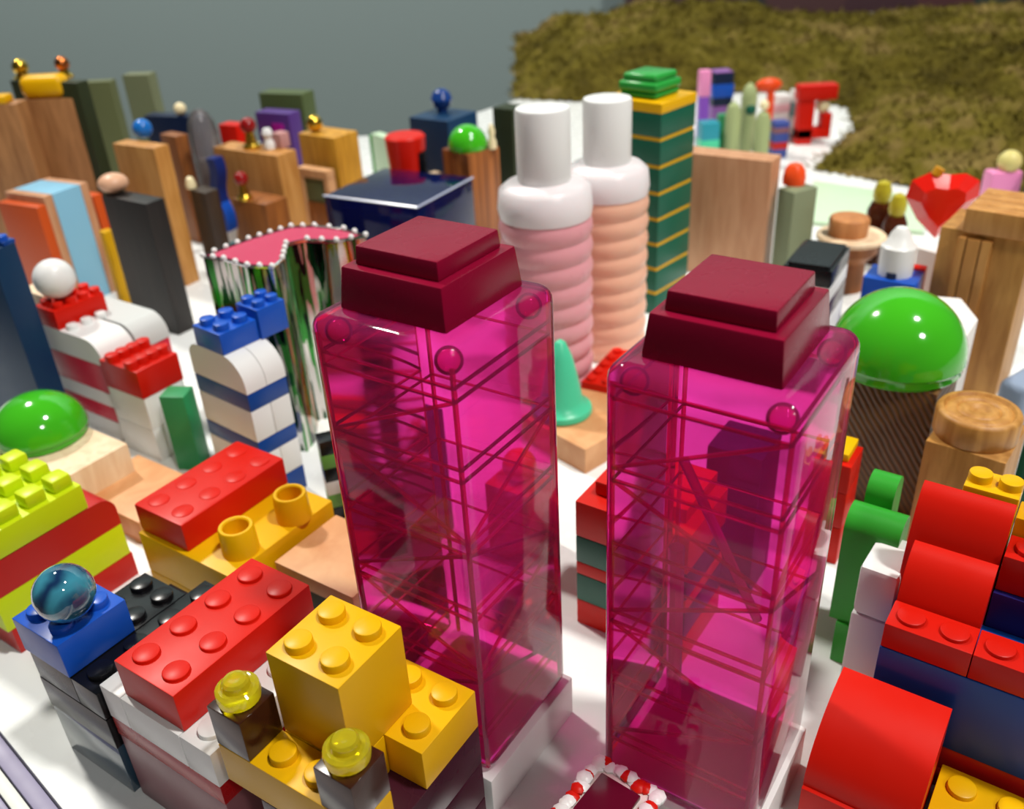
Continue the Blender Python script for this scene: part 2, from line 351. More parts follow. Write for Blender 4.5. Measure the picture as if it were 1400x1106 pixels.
def mottled():
    m = bpy.data.materials.new('dark_mottled_print'); m.use_nodes = True; nt = m.node_tree; b = nt.nodes['Principled BSDF']; L = nt.links.new
    tc = nt.nodes.new('ShaderNodeTexCoord'); n = nt.nodes.new('ShaderNodeTexVoronoi'); n.inputs['Scale'].default_value = .55
    r = nt.nodes.new('ShaderNodeValToRGB'); r.color_ramp.interpolation = 'EASE'; e = r.color_ramp.elements; e[0].color = lin('#241a1c'); e[1].color = lin('#3c4444')
    for p, c in ((.25, '#40242a'), (.45, '#26262c'), (.6, '#502a2c'), (.8, '#22342f')): q = e.new(p); q.color = lin(c)
    sp = nt.nodes.new('ShaderNodeSeparateColor'); L(tc.outputs['Object'], n.inputs['Vector']); L(n.outputs['Color'], sp.inputs[0]); L(sp.outputs[0], r.inputs[0]); L(r.outputs[0], b.inputs['Base Color'])
    b.inputs['Roughness'].default_value = .7; return m
pm = MB(); pm.box(-45, 45, -1, 1, 0, 40, .2)
one(pm, 'mottled_board', mottled(), (71, 190, -32), 'dark mottled red and black panel standing behind the moss hill', 'panel')

# ================================================================== pink towers
def pink_tower(F, z, label, base_label, capF):
    t = T('pink_tower', label, 'toy tower', F, z, 55, w=3.3, d=3.3, group='pink towers with maroon caps', z0=1.2)
    zb = 1.22
    m = MB(); m.rbox(0, 3.3, 0, 3.3, zb, z, .34, 5)
    t.put(m, 'clear_shell', PINKSH, label='translucent hot pink plastic shell with rounded corners')
    levels = [zb+1.0+i*1.62 for i in range(6)]
    lo, hi = .16, 3.14
    for i, h in enumerate(levels):
        m = MB()
        for hh in (h, h+.26): m.bar((lo, lo, hh), (hi, lo, hh), .07).bar((lo, lo, hh), (lo, hi, hh), .07)
        m.bar((hi, lo, h), (hi, hi, h), .06).bar((lo, hi, h), (hi, hi, h), .06)
        t.put(m, 'floor_ring', PINKIN)
    for i in range(5):
        a, c = (lo, hi) if i % 2 else (hi, lo); h0, h1 = levels[i]+.26, levels[i+1]
        t.put(MB().bar((lo, a, h0), (lo, c, h1), .08), 'brace', PINKIN)
        if i < 4: t.put(MB().bar((a, lo, h0), (c, lo, h1), .08), 'brace', PINKIN)
    if capF: t.put(MB().bar((.5, 2.0, levels[4]+.6), (.6, .5, levels[2]+.9), .17, 8), 'inner_tube', PINKTUBE, label='pale pink slanting tube inside'); t.put(MB().bar((.9, 2.1, zb+2.0), (.9, 2.2, levels[3]), .3, 8), 'inner_tube', PINKTUBE, label='pale pink upright tube inside')
    for (x, y) in ((lo, lo), (hi, lo), (lo, hi), (hi, hi)):
        t.put(MB().bar((x, y, zb+.1), (x, y, z-.4), .1), 'corner_post', PINKIN)
    for (x, y) in ((.42, .42), (2.88, .42), (.42, 2.88), (2.88, 2.88)):
        t.put(MB().ball((x, y, z-.42), .25), 'corner_knob', PINKSH)
    m = MB(); m.box(.48, 2.82, .48, 2.82, z, z+.78, .05, .93); c = t.put(m, 'cap', MAROON, label='glossy maroon stepped cap')
    m = MB(); m.box(.74, 2.56, .74, 2.56, z+.78, z+1.12, .04, .97); t.put(m, 'cap_tier', MAROON, c)
    b = T('plinth_block', base_label, 'block', (t.f.x, t.f.y, 0), 1.2, 55, w=3.3, d=3.3, group='white plinths under the pink towers')
    b.box('body', WHITE, -.06, 3.36, -.06, 3.36, 0, 1.2, .05)
    return t
pink_tower((618, 483), 11.35, 'translucent pink tower with maroon cap, beside the yellow stepped brick house', 'white plinth block under the pink tower beside the yellow house', None)
pink_tower((1100, 566), 11.0, 'translucent pink tower with maroon cap, nearer the big green dome', 'white plinth block under the pink tower nearer the green dome', 1)

# ================================================================== yellow stepped house
p = .86
t = T('brick_house', 'yellow stepped brick house with two dark turrets topped by clear yellow studs', 'toy building', (462, 943), 6.2, 56, w=2*p, d=2*p)
h = 1.0
for i, z0 in enumerate((0, 1.07, 2.14)):
    t.brick(PLUM, -p, -p, z0, 4, 3 if i < 3 else 2, p, 1.07, studs=False, label='dark plum brick')
t.brick(YEL, -p, -p, 3.21, 1, 4, p, h, skip=((0, 0), (0, 3)))
t.brick(YEL, 0, 0, 3.21, 1, 2, p, h, studs=False); t.brick(YEL, p, p, 3.21, 1, 1, p, h, studs=False)
t.brick(YEL, p, -p, 3.21, 2, 2, p, h, skip=((0, 1),))
t.brick(YEL, 0, 0, 4.21, 2, 2, p, 2.0)
for y0 in (2*p, -p):
    b = t.brick(AMBER, -p, y0, 4.21, 1, 1, p, h, studs=False, label='dark brown single brick turret', name='turret')
    m = MB(); cx, cy, z0 = -p/2, y0+p/2, 5.21; r = .41
    m.lathe([(r*.7, 0), (r*.95, .06), (r, .2), (r*.96, .3), (r*.8, .34), (r*.62, .33), (r*.6, .46), (r*.5, .51), (r*.2, .52), (.0, .5)], cx, cy, z0, 24)
    t.put(m, 'round_stud', YB, b, 'clear yellow round stud')

# red and white house beside it
p = .93
t = T('brick_house', 'red eight stud brick on a white and red house by the yellow house', 'toy building', (236, 953), 4.5, 55, w=3.72, d=1.86)
t.brick(RED, 0, 0, 3.5, 4, 2, p, 1.0, sh=.08)
t.brick(WHITE, -.12, -.88, 2.55, 4, 1, p, .95, sh=.12); t.brick(WHITE, -.12, .05, 2.55, 4, 2, p, .95, studs=False); t.brick(WHITE, -.12, 1.91, 2.55, 4, 1, .71, .95, studs=False)
t.box('brick', mat('deep_red_plastic', '#a81418', .25), -.1, 3.6, -.86, 2.6, 2.0, 2.55, .02, 'deep red band')
t.box('brick', MAUVE, -.08, 3.6, -.84, 2.58, 0, 2.0, .02, 'white lower storey painted mauve for shade and red bounce')  # mauve here paints shade and red bounce on white brick

# black house with blue brick and marble
t = T('brick_house', 'black brick house carrying a blue brick and a marble', 'toy building', (t.f.x+t.v.x*2.72+t.u.x*-.2, t.f.y+t.v.y*2.72+t.u.y*-.2, 0), 3.2, 55, w=3.72, d=2.5)
t.brick(BLACK, 0, 0, 2.4, 4, 1, .93, .8, sh=.16)
t.brick(BLACK, 0, .93, 2.4, 4, 2, .785, .8, skip=((0, 0), (0, 1), (1, 0), (1, 1)), sh=.16, sr=.34)
t.box('brick', mat('black_plastic_painted_reflection', '#2a4456', .12, coat=.6), .02, 3.7, .02, 2.48, 0, 1.5, .02, 'glossy black lower storey with painted slate blue reflection')  # slate blue paints the blue reflections on glossy black plastic
t.box('brick', BLACK, 0, 3.7, 0, 2.5, 1.5, 2.4, .02)
b = t.brick(BLUE, -.02, .92, 3.2, 2, 2, .86, .95)
mc = at(87, 809, 4.97)
def marble_mat():
    m = bpy.data.materials.new('marble_glass'); m.use_nodes = True; nt = m.node_tree; bs = nt.nodes['Principled BSDF']; L = nt.links.new
    tc = nt.nodes.new('ShaderNodeTexCoord'); n = nt.nodes.new('ShaderNodeTexWave'); n.inputs['Scale'].default_value = 4; n.inputs['Distortion'].default_value = 12; n.inputs['Detail'].default_value = 4
    r = nt.nodes.new('ShaderNodeValToRGB'); r.color_ramp.elements[0].color = lin('#0e2c52'); r.color_ramp.elements[1].color = lin('#3a8aa0'); r.color_ramp.elements[1].position = .9
    L(tc.outputs['Object'], n.inputs['Vector']); L(n.outputs['Fac'], r.inputs[0]); L(r.outputs[0], bs.inputs['Base Color']); bs.inputs['Roughness'].default_value = .05; bs.inputs['Coat Weight'].default_value = 1
    return m
one(MB().ball((0, 0, 0), .64, u=32, v=20), 'marble', marble_mat(), (mc.x, mc.y, 4.15+.17+.62), 'swirled blue glass marble on the blue brick', 'marble')

# lime, red and yellow house
t = T('brick_house', 'lime, red and yellow brick house with chunky studs near the cream slab', 'toy building', (-40, 748), 3.8, 55, R=(117, 665), d=3.4)
x1 = t.w
b = t.box('brick', LIME, 0, x1, 0, 3.2, 3.0, 3.8, .06)
pp = x1/4
for i in range(4):
    for j in range(3):
        t.put(MB().rbox((i+.5)*pp-.3, (i+.5)*pp+.3, .15+j*1.05, .15+j*1.05+.6, 3.78, 4.2, .1, 2), 'stud', LIME, b)
t.put(MB().profile([(0, 1.95), (x1+.75, 1.95)]+[(x1+.25+.5*math.cos(PI/2*i/6), 2.48+.5*math.sin(PI/2*i/6)) for i in range(7)]+[(0, 2.98)], .02, 3.3, 'y'), 'brick', mat('brick_red_plastic', '#b81c18', .35), label='brick red block with a rounded end')
t.box('brick', LIME, 0, x1+.75, .02, 3.3, .85, 1.95, .04); t.box('brick', mat('brick_red_plastic', '#b81c18', .35), .1, x1+.8, .02, 3.3, 0, .85, .04)

# red and yellow big brick house
rf = (at(236, 953, 4.5)); u = Vector((math.cos(math.radians(55)), math.sin(math.radians(55)), 0)); v = Vector((-u.y, u.x, 0))
def grid(x, y): q = rf+u*x+v*y; return (q.x, q.y, 0)
t = T('brick_house', 'large red brick on a yellow brick with two hollow studs', 'toy building', grid(4.38, 3.95), 2.5, 55, w=3.85, d=3.75)
t.box('brick', YEL, 0, 3.85, 0, 3.75, 0, 1.15, .05)
yb = t.box('brick', YEL, 0, 3.85, 0, 3.75, 1.16, 2.5, .05)
rb = t.box('brick', RED, .12, 3.85, 1.75, 3.75, 2.5, 3.4, .08)
for i in range(4):
    for j in range(2): t.put(MB().cyl(.12+.47+i*.93, 1.75+.5+j*1.0, .3, 3.385, 3.425, 20), 'stud', RED, rb)
for px, py in ((330, 752), (402, 706)):
    x, y = t.loc(px, py, 2.5)
    t.put(MB().lathe([(.5, 0), (.47, .8), (.44, .84), (.37, .84), (.34, .8), (.36, .3), (0, .3)], x, y, 2.48, 28), 'stud', YEL, yb, 'tall hollow yellow stud')

t = T('wood_slab', 'light wooden slab between the big yellow brick and a pink tower', 'block', grid(5.65, .9), 2.2, 55, w=2.5, d=2.85)
t.box('body', W_CORK, 0, 2.4, 0, 2.8, 1.7, 2.2, .03); t.box('base', W_DARK, .1, 2.3, .1, 2.7, 0, 1.7, .03, 'dark block beneath')

# flat boards at the left
t = T('wood_board', 'flat warm wooden board lying beside the cream slab', 'block', (190, 715), .9, 55, R=(268, 655), L=(100, 672))
t.box('body', W_CORK, 0, t.w, 0, t.d, 0, .9, .03)
t = T('wood_slab', 'cream wooden slab under the small green dome', 'block', (70, 648), 2.0, 55, w=3.0, d=4.6)
for_x, for_y = t.loc(174, 606, 2.0)
t.box('body', W_PALE, for_x-3.1, for_x, for_y+.0, for_y+4.8, 0, 2.0, .05)
def dome(px, py, z, rpx, label, h=.92, rim=True, m=GREEN, g=None):
    c = at(px, py, z); r = px_r(rpx, c)
    prof = [(r*.93, 0), (r*.97, r*.05), (r*.97, r*.14), (r*.98, r*.17), (r, r*.2)] if rim else [(r*.9, 0), (r, r*.12)]
    prof += [(r*math.cos(PI/2*i/14), r*.2+(h*r)*math.sin(PI/2*i/14)) for i in range(1, 15)]
    prof[-1] = (0, prof[-1][1])
    return one(MB().lathe(prof, 0, 0, 0, 48), 'dome', m, (c.x, c.y, z), label, 'dome', 'shiny green domes')
dome(60, 596, 2.0, 60, 'shiny green dome on the cream wooden slab', .85)

# navy tower and striped column at far left
t = T('wood_tower', 'tall navy painted tower beside a blue and white striped column', 'toy tower', (-14, 345), 7.6, 62, R=(30, 333), d=3)
t.box('body', STEELB, 0, t.w, 0, t.d, 0, 7.6, .04)
b = t.box('top_plate', DBLUE, t.w*.55, t.w+.02, 0, t.d, 7.6, 7.75, .02, 'blue plate')
for j in range(3): t.stud(b, BLUE, t.w*.75, .3+j*.55, 7.74, .2, .18)
t = T('brick_column', 'narrow column of white and blue bricks between navy tower and white ball house', 'toy tower', (58, 405), 4.7, 55, w=.9, d=1.6)
for i, (m, z0, z1) in enumerate(((WHITE, 0, 1.1), (WHITE, 1.1, 2.0), (DBLUE, 2.0, 3.4), (W_PALE, 3.4, 4.7))): t.box('brick', m, 0, .9, 0, 1.6, z0, z1, .03)
t.put(MB().ball((.4, .5, 4.9), .22), 'bead', VERM, label='small orange bead')

# white ball house
t = T('brick_house', 'white and red house with curved white roofs under a white ball', 'toy building', (138, 487), 3.65, 55, L=(74, 452), R=(203, 437))
W0, D0 = t.w, t.d
zt = 4.15
t.put(MB().profile([(D0, zt-.95), (D0, zt)]+[(.8-.8*math.sin(PI/2*i/8), zt-.8+.8*math.cos(PI/2*i/8)) for i in range(9)]+[(0, zt-.95)], 0, W0*.48, 'x'), 'curved_brick', WHITE)
t.put(MB().profile([(D0, zt-.95), (D0, zt)]+[(.8-.8*math.sin(PI/2*i/8), zt-.8+.8*math.cos(PI/2*i/8)) for i in range(9)]+[(0, zt-.95)], W0*.52, W0, 'x'), 'curved_brick', GREY)
for z0, z1, m in ((2.0, 3.19, RED), (1.4, 1.99, WHITE), (.75, 1.39, RED), (0, .74, WHITE)): t.box('brick', m if m is WHITE else mat('rose_red_plastic', '#d0203c', .35), .03, W0-.03, .03, D0, z0, z1, .03)
b = t.box('brick', RED, .0, W0*.72, D0-1.35, D0-.05, zt, zt+.75, .04)
for i in range(4): t.stud(b, RED, .35+i*.52, D0-1.1, zt+.73, .2, .22); t.stud(b, RED, .35+i*.52, D0-.4, zt+.73, .2, .22)
for i in range(3): t.put(MB().cyl(.35+i*.6, D0-1.65, .2, zt-.02, zt+.2), 'stud', WHITE)
q = at(93, 380, zt+1.5); bc = t.f+t.u*.75+t.v*(D0-.72); r = px_r(27, q)
one(MB().ball((0, 0, 0), r, u=32, v=20), 'white_ball', WHITE, (bc.x, bc.y, zt+.95+r*.97), 'plain white ball on the red studded brick', 'ball')

# red lego on white house, thin green block
t = T('brick_house', 'red studded brick on a plain white house near a thin green block', 'toy building', (186, 510), 3.66, 55, L=(147, 486), R=(242, 482))
pp = t.w/3; ph = t.d/2
b = t.box('brick', RED2, 0, t.w, 0, t.d, 2.6, 3.66, .03)
for i in range(4):
    for j in range(2): t.stud(b, RED2, (i+.5)*t.w/4, (j+.5)*ph, 3.65, .24, .27)
t.box('brick', WHITE, .02, t.w-.02, .02, t.d-.02, 1.3, 2.59, .03); t.box('brick', WHITE, .02, t.w-.02, .02, t.d-.02, 0, 1.29, .03)
t = T('green_block', 'thin upright green block between white houses', 'block', (216, 541), 3.05, -8, R=(253, 538), d=.8)
t.box('body', mat('mid_green_paint', '#2a8a52', .4), 0, t.w, 0, t.d, 0, 3.0, .04)

# blue lego on white arched house
z = 4.3
t = T('brick_house', 'white and blue striped house with rounded roof and blue studded bricks', 'toy building', (338, 541), z, 50, L=(249, 517), R=(396, 516))
W0, D0 = t.w, t.d
for z0, z1, m in ((z-.62, z, DBLUE), (z-1.75, z-.62, WHITE), (z-2.3, z-1.75, DBLUE), (z-3.4, z-2.3, WHITE), (0, z-3.4, DBLUE)):
    if m is WHITE:
        t.box('brick', m, 0, W0*.5-.01, 0, D0, z0+.01, z1-.01, .03); t.box('brick', m, W0*.5+.01, W0, 0, D0, z0+.01, z1-.01, .03)
    else: t.box('brick', m, 0, W0, 0, D0, z0+.01, z1-.01, .03)
r = .95
for x0, x1 in ((0, W0*.5-.01), (W0*.5+.01, W0)):
    t.put(MB().profile([(0, z+.01)]+[(r-r*math.cos(PI/2*i/8), z+.2+r*math.sin(PI/2*i/8)) for i in range(9)]+[(D0-.5+.5*math.sin(PI/2*i/6), z+.2+r-.5+.5*math.cos(PI/2*i/6)) for i in range(7)]+[(D0, z+.01)], x0, x1, 'x'), 'curved_brick', WHITE)
zt = z+.2+r
b = t.box('brick', BLUE, 0, 1.4, r*.85, r*.85+1.4, zt, zt+.7, .03)
for i in range(2):
    for j in range(2): t.stud(b, BLUE, .35+i*.7, r*.85+.35+j*.7, zt+.69, .24, .22)
b = t.box('brick', BLUE, 1.42, 2.5, r*.75, r*.75+1.1, zt, zt+1.0, .03)
for i in range(2):
    for j in range(2): t.stud(b, BLUE, 1.42+.3+i*.52, r*.75+.3+j*.52, zt+.99, .2, .2)

# mirrored scalloped gift box
zr = 7.2
pts = [(277, 349), (306, 353), (338, 362), (372, 364), (386, 352), (391, 332), (420, 326), (460, 328), (500, 321), (470, 312), (430, 308), (398, 309), (340, 326)]
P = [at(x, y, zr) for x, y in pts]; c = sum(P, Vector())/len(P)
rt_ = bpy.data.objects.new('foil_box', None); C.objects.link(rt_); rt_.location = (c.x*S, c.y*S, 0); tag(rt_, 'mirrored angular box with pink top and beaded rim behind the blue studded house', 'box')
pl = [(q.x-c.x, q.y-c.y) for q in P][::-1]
MB().prism(pl, 0, zr-.12, .0).build('mirror_wall', PAINTED_REFL, rt_, 20)
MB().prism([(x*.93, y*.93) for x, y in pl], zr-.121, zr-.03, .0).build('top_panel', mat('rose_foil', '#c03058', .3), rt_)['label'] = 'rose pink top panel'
for i in range(len(pl)):
    a = Vector(pl[i]+(zr-.05,)); b_ = Vector(pl[(i+1) % len(pl)]+(zr-.05,))
    MB().bar(a, b_, .12, 6).build('rim', MIRROR, rt_)
    n = max(1, int((b_-a).length/.42))
    for k in range(n):
        q = a.lerp(b_, k/n); MB().ball((q.x, q.y, zr+.02), .1, u=10, v=7).build('bead', WHITE, rt_)
t = T('striped_post', 'narrow black, white and green striped post between foil box and pink tower', 'block', (436, 606), 3.4, 20, w=.6, d=.6)
for i, m in enumerate((WHITE, BLACK, mat('leaf_green_paint', '#6aa84a', .4), WHITE, BLACK, mat('leaf_green_paint', '#6aa84a', .4), BLACK)): t.box('band', m, 0, .6, 0, .6, i*.485, (i+1)*.485, .01)
#PART2
# ================================================================== back left: wooden and painted towers
def block(name, label, cat, m, F, z, yaw=55, bev=.05, group=None, body='body', **k):
    t = T(name, label, cat, F, z, yaw, group=group, **k); t.box(body, m, 0, t.w, 0, t.d, 0, z, bev); return t
block('wood_tower', 'brown beech tower cut off by the photo edge, beside yellow-capped tower', 'toy tower', W_TOWER, (21, 142), 9, 'L', w=1.2, L=(-70, 146)).box('lid', YEL, .0, .9, .5, 2.6, 9, 9.4, .12, 'yellow lid')
t = block('wood_tower', 'tall brown beech tower under a rounded yellow loaf block', 'toy tower', W_TOWER, (104, 134), 8.8, 'L', R=(119, 129), L=(27, 138))
t2 = T('yellow_loaf', 'rounded yellow block lying on the tall brown beech tower', 'block', (t.f.x+t.u.x*.05+t.v.x*.55, t.f.y+t.u.y*.05+t.v.y*.55, 0), 9, math.degrees(math.atan2(t.u.y, t.u.x)), w=1.3, d=t.d-.6, z0=8.8)
t2.put(MB().rbox(0, t2.w, 0, t2.d, 8.8, 9.95, .42, 5), 'body', YEL)
t = block('green_slab', 'dark green slab standing behind the yellow loaf block', 'block', DOLIVE, (104, 113), 9.6, 'L', w=.8, L=(13, 110))
def pawn(px, py, z, h, mball, mbase, label, rb=None, base=True):
    c = at(px, py, z); r = rb or h*.22
    e = bpy.data.objects.new('game_pawn', None); C.objects.link(e); e.location = c*S; tag(e, label, 'pawn', 'gold pawns on the back towers')
    MB().lathe([(r*1.1, 0), (r*1.15, h*.1), (r*.75, h*.2), (r*.5, h*.55), (r*.75, h*.62), (r*.4, h*.68), (0, h*.7)], 0, 0, 0, 20).build('base', mbase, e)
    MB().ball((0, 0, h-r*.9), r*1.0, u=18, v=12).build('head', mball, e); return e
pawn(32, 107, 9.6, .95, GOLD, GOLD, 'gold ball pawn standing at one end of the dark green slab', .42)
pawn(90, 106, 9.6, 1.05, COPPER, GOLD, 'copper headed gold pawn standing on the dark green slab', .38)
block('olive_tower', 'olive grey tower behind the yellow-capped tower', 'toy tower', OLIVE, (150, 111), 8.4, 'L', R=(162, 107), L=(108, 113))
block('olive_tower', 'taller olive grey tower with a pale edge, near the wall', 'toy tower', mat('olive_grey_paint', '#6c7254', .55), (202, 102), 8.1, 'L', R=(229, 97), L=(166, 103))
WT = block('wood_tower', 'slim maple tower with blue ball on top behind the black block', 'toy tower', W_WARM, (210, 203), 7.2, 'L', R=(234, 197), L=(153, 196))
q = at(198, 189, 7.2)
one(MB().ball((0, 0, 0), px_r(13, q)), 'blue_ball', mat('bright_blue_gloss', '#1c6cc0', .15), (q.x, q.y, 7.2+px_r(13, q)), 'bright blue ball on the slim maple tower', 'ball')
block('black_block', 'large black wooden block in front of the slim maple tower', 'block', W_DARK, (199, 279), 6.3, 'L', R=(223, 270), L=(138, 267))
q = at(158, 263, 6.3)
one(MB().ball((0, 0, 0), px_r(20, q), 1, 1, .66), 'wooden_bead', mat('rosy_bead_wood', '#d8a888', .35), (q.x, q.y, 6.3+px_r(20, q)*.66), 'flattened rosy wooden bead on the large black block', 'bead')
block('dark_block', 'dark brown block behind the slim maple tower', 'block', wood('dark_brown_wood', '#2a1c12', '#3c2a1a'), (280, 264), 4.9, 50, R=(298, 258), w=None, d=1.3)
t = T('striped_block', 'stack of upright orange, wood and light blue boards', 'toy building', (50, 284), 5.4, 62, R=(92, 254), L=(6, 273))
for x0, x1, m, z in ((0, .5, ORANGE, 5.4), (.52, .98, W_PINK, 5.75), (1.0, t.w-.5, SKYB, 5.75), (t.w-.48, t.w-.04, W_PINK, 5.75)): t.box('board', m, x0, x1, 0, t.d, 0, z, .03)
SB = t
t = block('orange_board', 'orange upright board behind the light blue boards', 'block', ORANGE, (SB.f.x+SB.u.x*(SB.w+.08), SB.f.y+SB.u.y*(SB.w+.08), 0), 5.0, math.degrees(math.atan2(SB.u.y, SB.u.x)), w=.55, d=1.8)
block('yellow_peg', 'small yellow peg beside the large black block', 'block', YEL, (142, 318), 4.0, 50, w=.5, d=.5)
block('navy_block', 'wide navy block behind the smoky bottle', 'block', NAVY, (270, 160), 6.4, 'L', R=(298, 155), L=(196, 158))
q = at(248, 157, 6.4); one(MB().ball((0, 0, 0), .36), 'pale_bead', CREAM, (q.x, q.y, 6.4+.35), 'tiny pale bead on the wide navy block', 'bead')
t = block('wood_block', 'small honey wood block beside the smoky bottle', 'block', W_BROWN, (240, 187), 6.2, 'L', R=(252, 182), L=(218, 183))
q = at(271, 152, 7.6); rr = px_r(20, q)
sb = bpy.data.objects.new('smoky_bottle', None); C.objects.link(sb); sb.location = (q.x*S, q.y*S, 0); tag(sb, 'smoky grey translucent bottle with rounded shoulders', 'bottle')
MB().lathe([(rr*.9, 0), (rr, .2), (rr, 6.4), (rr*.9, 7.0), (rr*.6, 7.5), (rr*.3, 7.7), (0, 7.72)], 0, 0, 0, 28).build('body', GREYGL, sb)
MB().lathe([(rr*.6, .1), (rr*.75, .3), (rr*.75, 5.0), (0, 5.02)], 0, 0, 0, 20).build('filling', mat('grey_brown_filling', '#a89c94', .5), sb)
q = at(262, 257, 4.9); one(MB().lathe([(.25, 0), (.27, .2), (.18, .5), (0, .62)], 0, 0, 4.9, 16), 'pale_peg', CREAM, (q.x, q.y, 0), 'tiny pale peg on the dark brown block', 'peg')
block('red_block', 'red block behind the honey wood building', 'block', RED, (322, 172), 5.8, 'L', R=(337, 167), L=(298, 170))
# wavy blue ribbon
q0 = at(290, 214, 5.75)
t = T('wavy_ribbon', 'wavy upright blue ribbon with white patch between dark block and wood building', 'toy', (q0.x, q0.y, 0), 5.6, 62, w=.7, d=.55)
for z0, z1, m in ((0, .9, TEAL), (.9, 1.6, WHITE), (1.6, 3.2, BLUE), (3.2, 5.6, mat('navy_gloss', '#10286c', .3))):
    n = 6; f = lambda z: .16*math.sin(z*2.2)
    L_ = [(f(z0+(z1-z0)*k/n), z0+(z1-z0)*k/n) for k in range(n+1)]
    t.put(MB().profile(L_+[(x+.55, z) for x, z in L_[::-1]], 0, .7, 'x'), 'band', m)
WB = block('wood_building', 'broad warm pine building carrying two pawns', 'toy building', W_WARM, (379, 213), 5.8, 'L', R=(404, 204), L=(291, 201))
pawn(345, 203, 5.8, 1.6, mat('ruby_gloss', '#8c1414', .12), GOLD, 'ruby headed gold pawn on the broad pine building', .42)
q = at(369, 203, 5.8); one(MB().lathe([(.3, 0), (.32, .25), (.2, .5), (.3, .8), (.2, 1.05), (0, 1.1)], 0, 0, 0, 18), 'pale_pawn', WHITE, (q.x, q.y, 5.8), 'little white pawn on the broad pine building', 'pawn')
q = at(385, 203, 5.8); one(MB().box(-.32, .32, -.32, .32, 0, .8, .06), 'pink_cube', mat('dusty_pink', '#c08c88', .4), (q.x, q.y+.3, 5.8), 'dusty pink cube on the broad pine building', 'block', rot=.9)
block('wood_block', 'lower brown stained block in front of the broad pine building', 'block', W_BROWN, (363, 280), 4.0, 'L', R=(387, 268), L=(317, 271))
pawn(335, 272, 4.0, 1.4, mat('ruby_gloss', '#8c1414', .12), GOLD, 'ruby headed gold pawn on the lower brown block', .36)
t = block('purple_block', 'purple block with magenta corner behind the pawns', 'block', PURPLE, (394, 156), 6.2, 'L', R=(408, 150), L=(348, 153))
t.box('patch', MAGENTA, -.06, .02, .5, t.d-1.2, 4.2, 5.6, .02, 'magenta patch')
block('olive_tower', 'dark olive tower behind the purple block', 'toy tower', mat('mid_olive_paint', '#4c5a34', .5), (412, 129), 6.8, 'L', w=1.4, L=(353, 127))
t = block('wood_building', 'honey coloured block with a gold ball near the wall', 'toy building', W_YEL, (457, 189), 5.8, 'L', R=(484, 178), L=(407, 182))
q = at(431, 181, 5.8); one(MB().ball((0, 0, 0), .46), 'gold_ball', GOLD, (q.x, q.y+.2, 5.8+.46), 'gold ball on the honey coloured block', 'ball')
t = T('wooden_arch', 'small wooden arch with grey infill in front of the honey block', 'block', (446, 235), 4.3, 55, L=(404, 229), w=.6)
t.box('lintel', W_TAN, 0, .6, 0, t.d, 3.8, 4.3, .03); t.box('upright', W_TAN, 0, .6, 0, .35, 0, 3.79, .03); t.box('upright', W_TAN, 0, .6, t.d-.35, t.d, 0, 3.79, .03)
t.box('infill', OLIVE, .15, .5, .36, t.d-.36, 2.4, 3.79, .01); t.box('infill', W_BROWN, .1, .5, .36, t.d-.36, 0, 2.38, .01, 'brown infill')
t = block('pale_block', 'pale green block near the wall beside the red cup', 'block', PALEG, (530, 190), 3.6, 35, w=.7, d=2.2)
t.box('side_board', GRASSG, .0, .6, t.d+.01, t.d+.4, 0, 3.4, .03, 'green board')
# navy glass box
t = T('glass_box', 'dark navy clear box with a bright rim in front of the red cup', 'box', (570, 283), 5.0, 60, L=(443, 266), R=(686, 246))
t.put(MB().rbox(0, t.w, 0, t.d, 0, 5.0, .12, 2), 'shell', NAVYGL)
t.box('core', mat('ink_navy', '#060a34', .2), .4, t.w-.3, .4, t.d-.3, .05, 4.3, .1, 'ink dark core')
for a, b_ in (((0, 0), (0, t.d)), ((0, 0), (t.w, 0))): t.put(MB().bar((a[0], a[1], 4.97), (b_[0], b_[1], 4.97), .1, 6), 'rim', mat('pale_rim', '#aab0c8', .2))
q = at(553, 184, 6.2); r1 = px_r(28, q)
rc = bpy.data.objects.new('red_cup', None); C.objects.link(rc); rc.location = (q.x*S, q.y*S, 0); tag(rc, 'red tapered cup standing behind the navy clear box', 'cup')
MB().lathe([(r1*.6, 0), (r1*.62, .3), (r1*.98, 5.8), (r1, 6.1), (r1*.9, 6.2), (0, 6.2)], 0, 0, 0, 28).build('body', RED, rc)
MB().box(r1*.62, r1*.98, -.8, .1, 2.5, 5.4, .08).build('clip', BLACK, rc)['label'] = 'black clip'
t = block('slate_tower', 'slate blue tower with a small blue ball on top', 'toy tower', STEELB, (612, 166), 6.3, 'L', R=(656, 152), L=(559, 160))
q = at(605, 153, 6.3); one(MB().lathe([(.3, 0), (.3, .2), (.5, .35), (.62, .7), (.5, 1.05), (.25, 1.25), (0, 1.3)], 0, 0, 0, 24), 'blue_finial', mat('navy_knob', '#183c80', .2), (q.x, q.y, 6.3), 'blue knob on the slate blue tower', 'knob')
t = block('copper_block', 'brown striped copper coloured block under a small green dome', 'block', wood('copper_striped_wood', '#5a2c14', '#b87038', (16, 16, .4), .3), (640, 212), 5.6, 'L', R=(682, 200), L=(604, 203))
dome(640, 203, 5.6, 27, 'small bright green dome on the brown striped block', 1.0)
q = at(673, 203, 5.6); one(MB().lathe([(.22, 0), (.24, .35), (.14, .6), (.2, .85), (.1, 1.2), (0, 1.3)], 0, 0, 0, 14), 'pale_pawn', CREAM, (q.x, q.y, 5.6), 'cream pawn beside the small bright green dome', 'pawn')
block('wood_block', 'tiny pale wood block between red cup and copper block', 'block', W_PALE, (596, 238), 4.2, 50, w=.5, d=.6)
block('olive_tower', 'blackish olive tower behind the white capped bottle', 'toy tower', DOLIVE, (700, 150), 6.2, 'L', w=1.4, L=(673, 147))

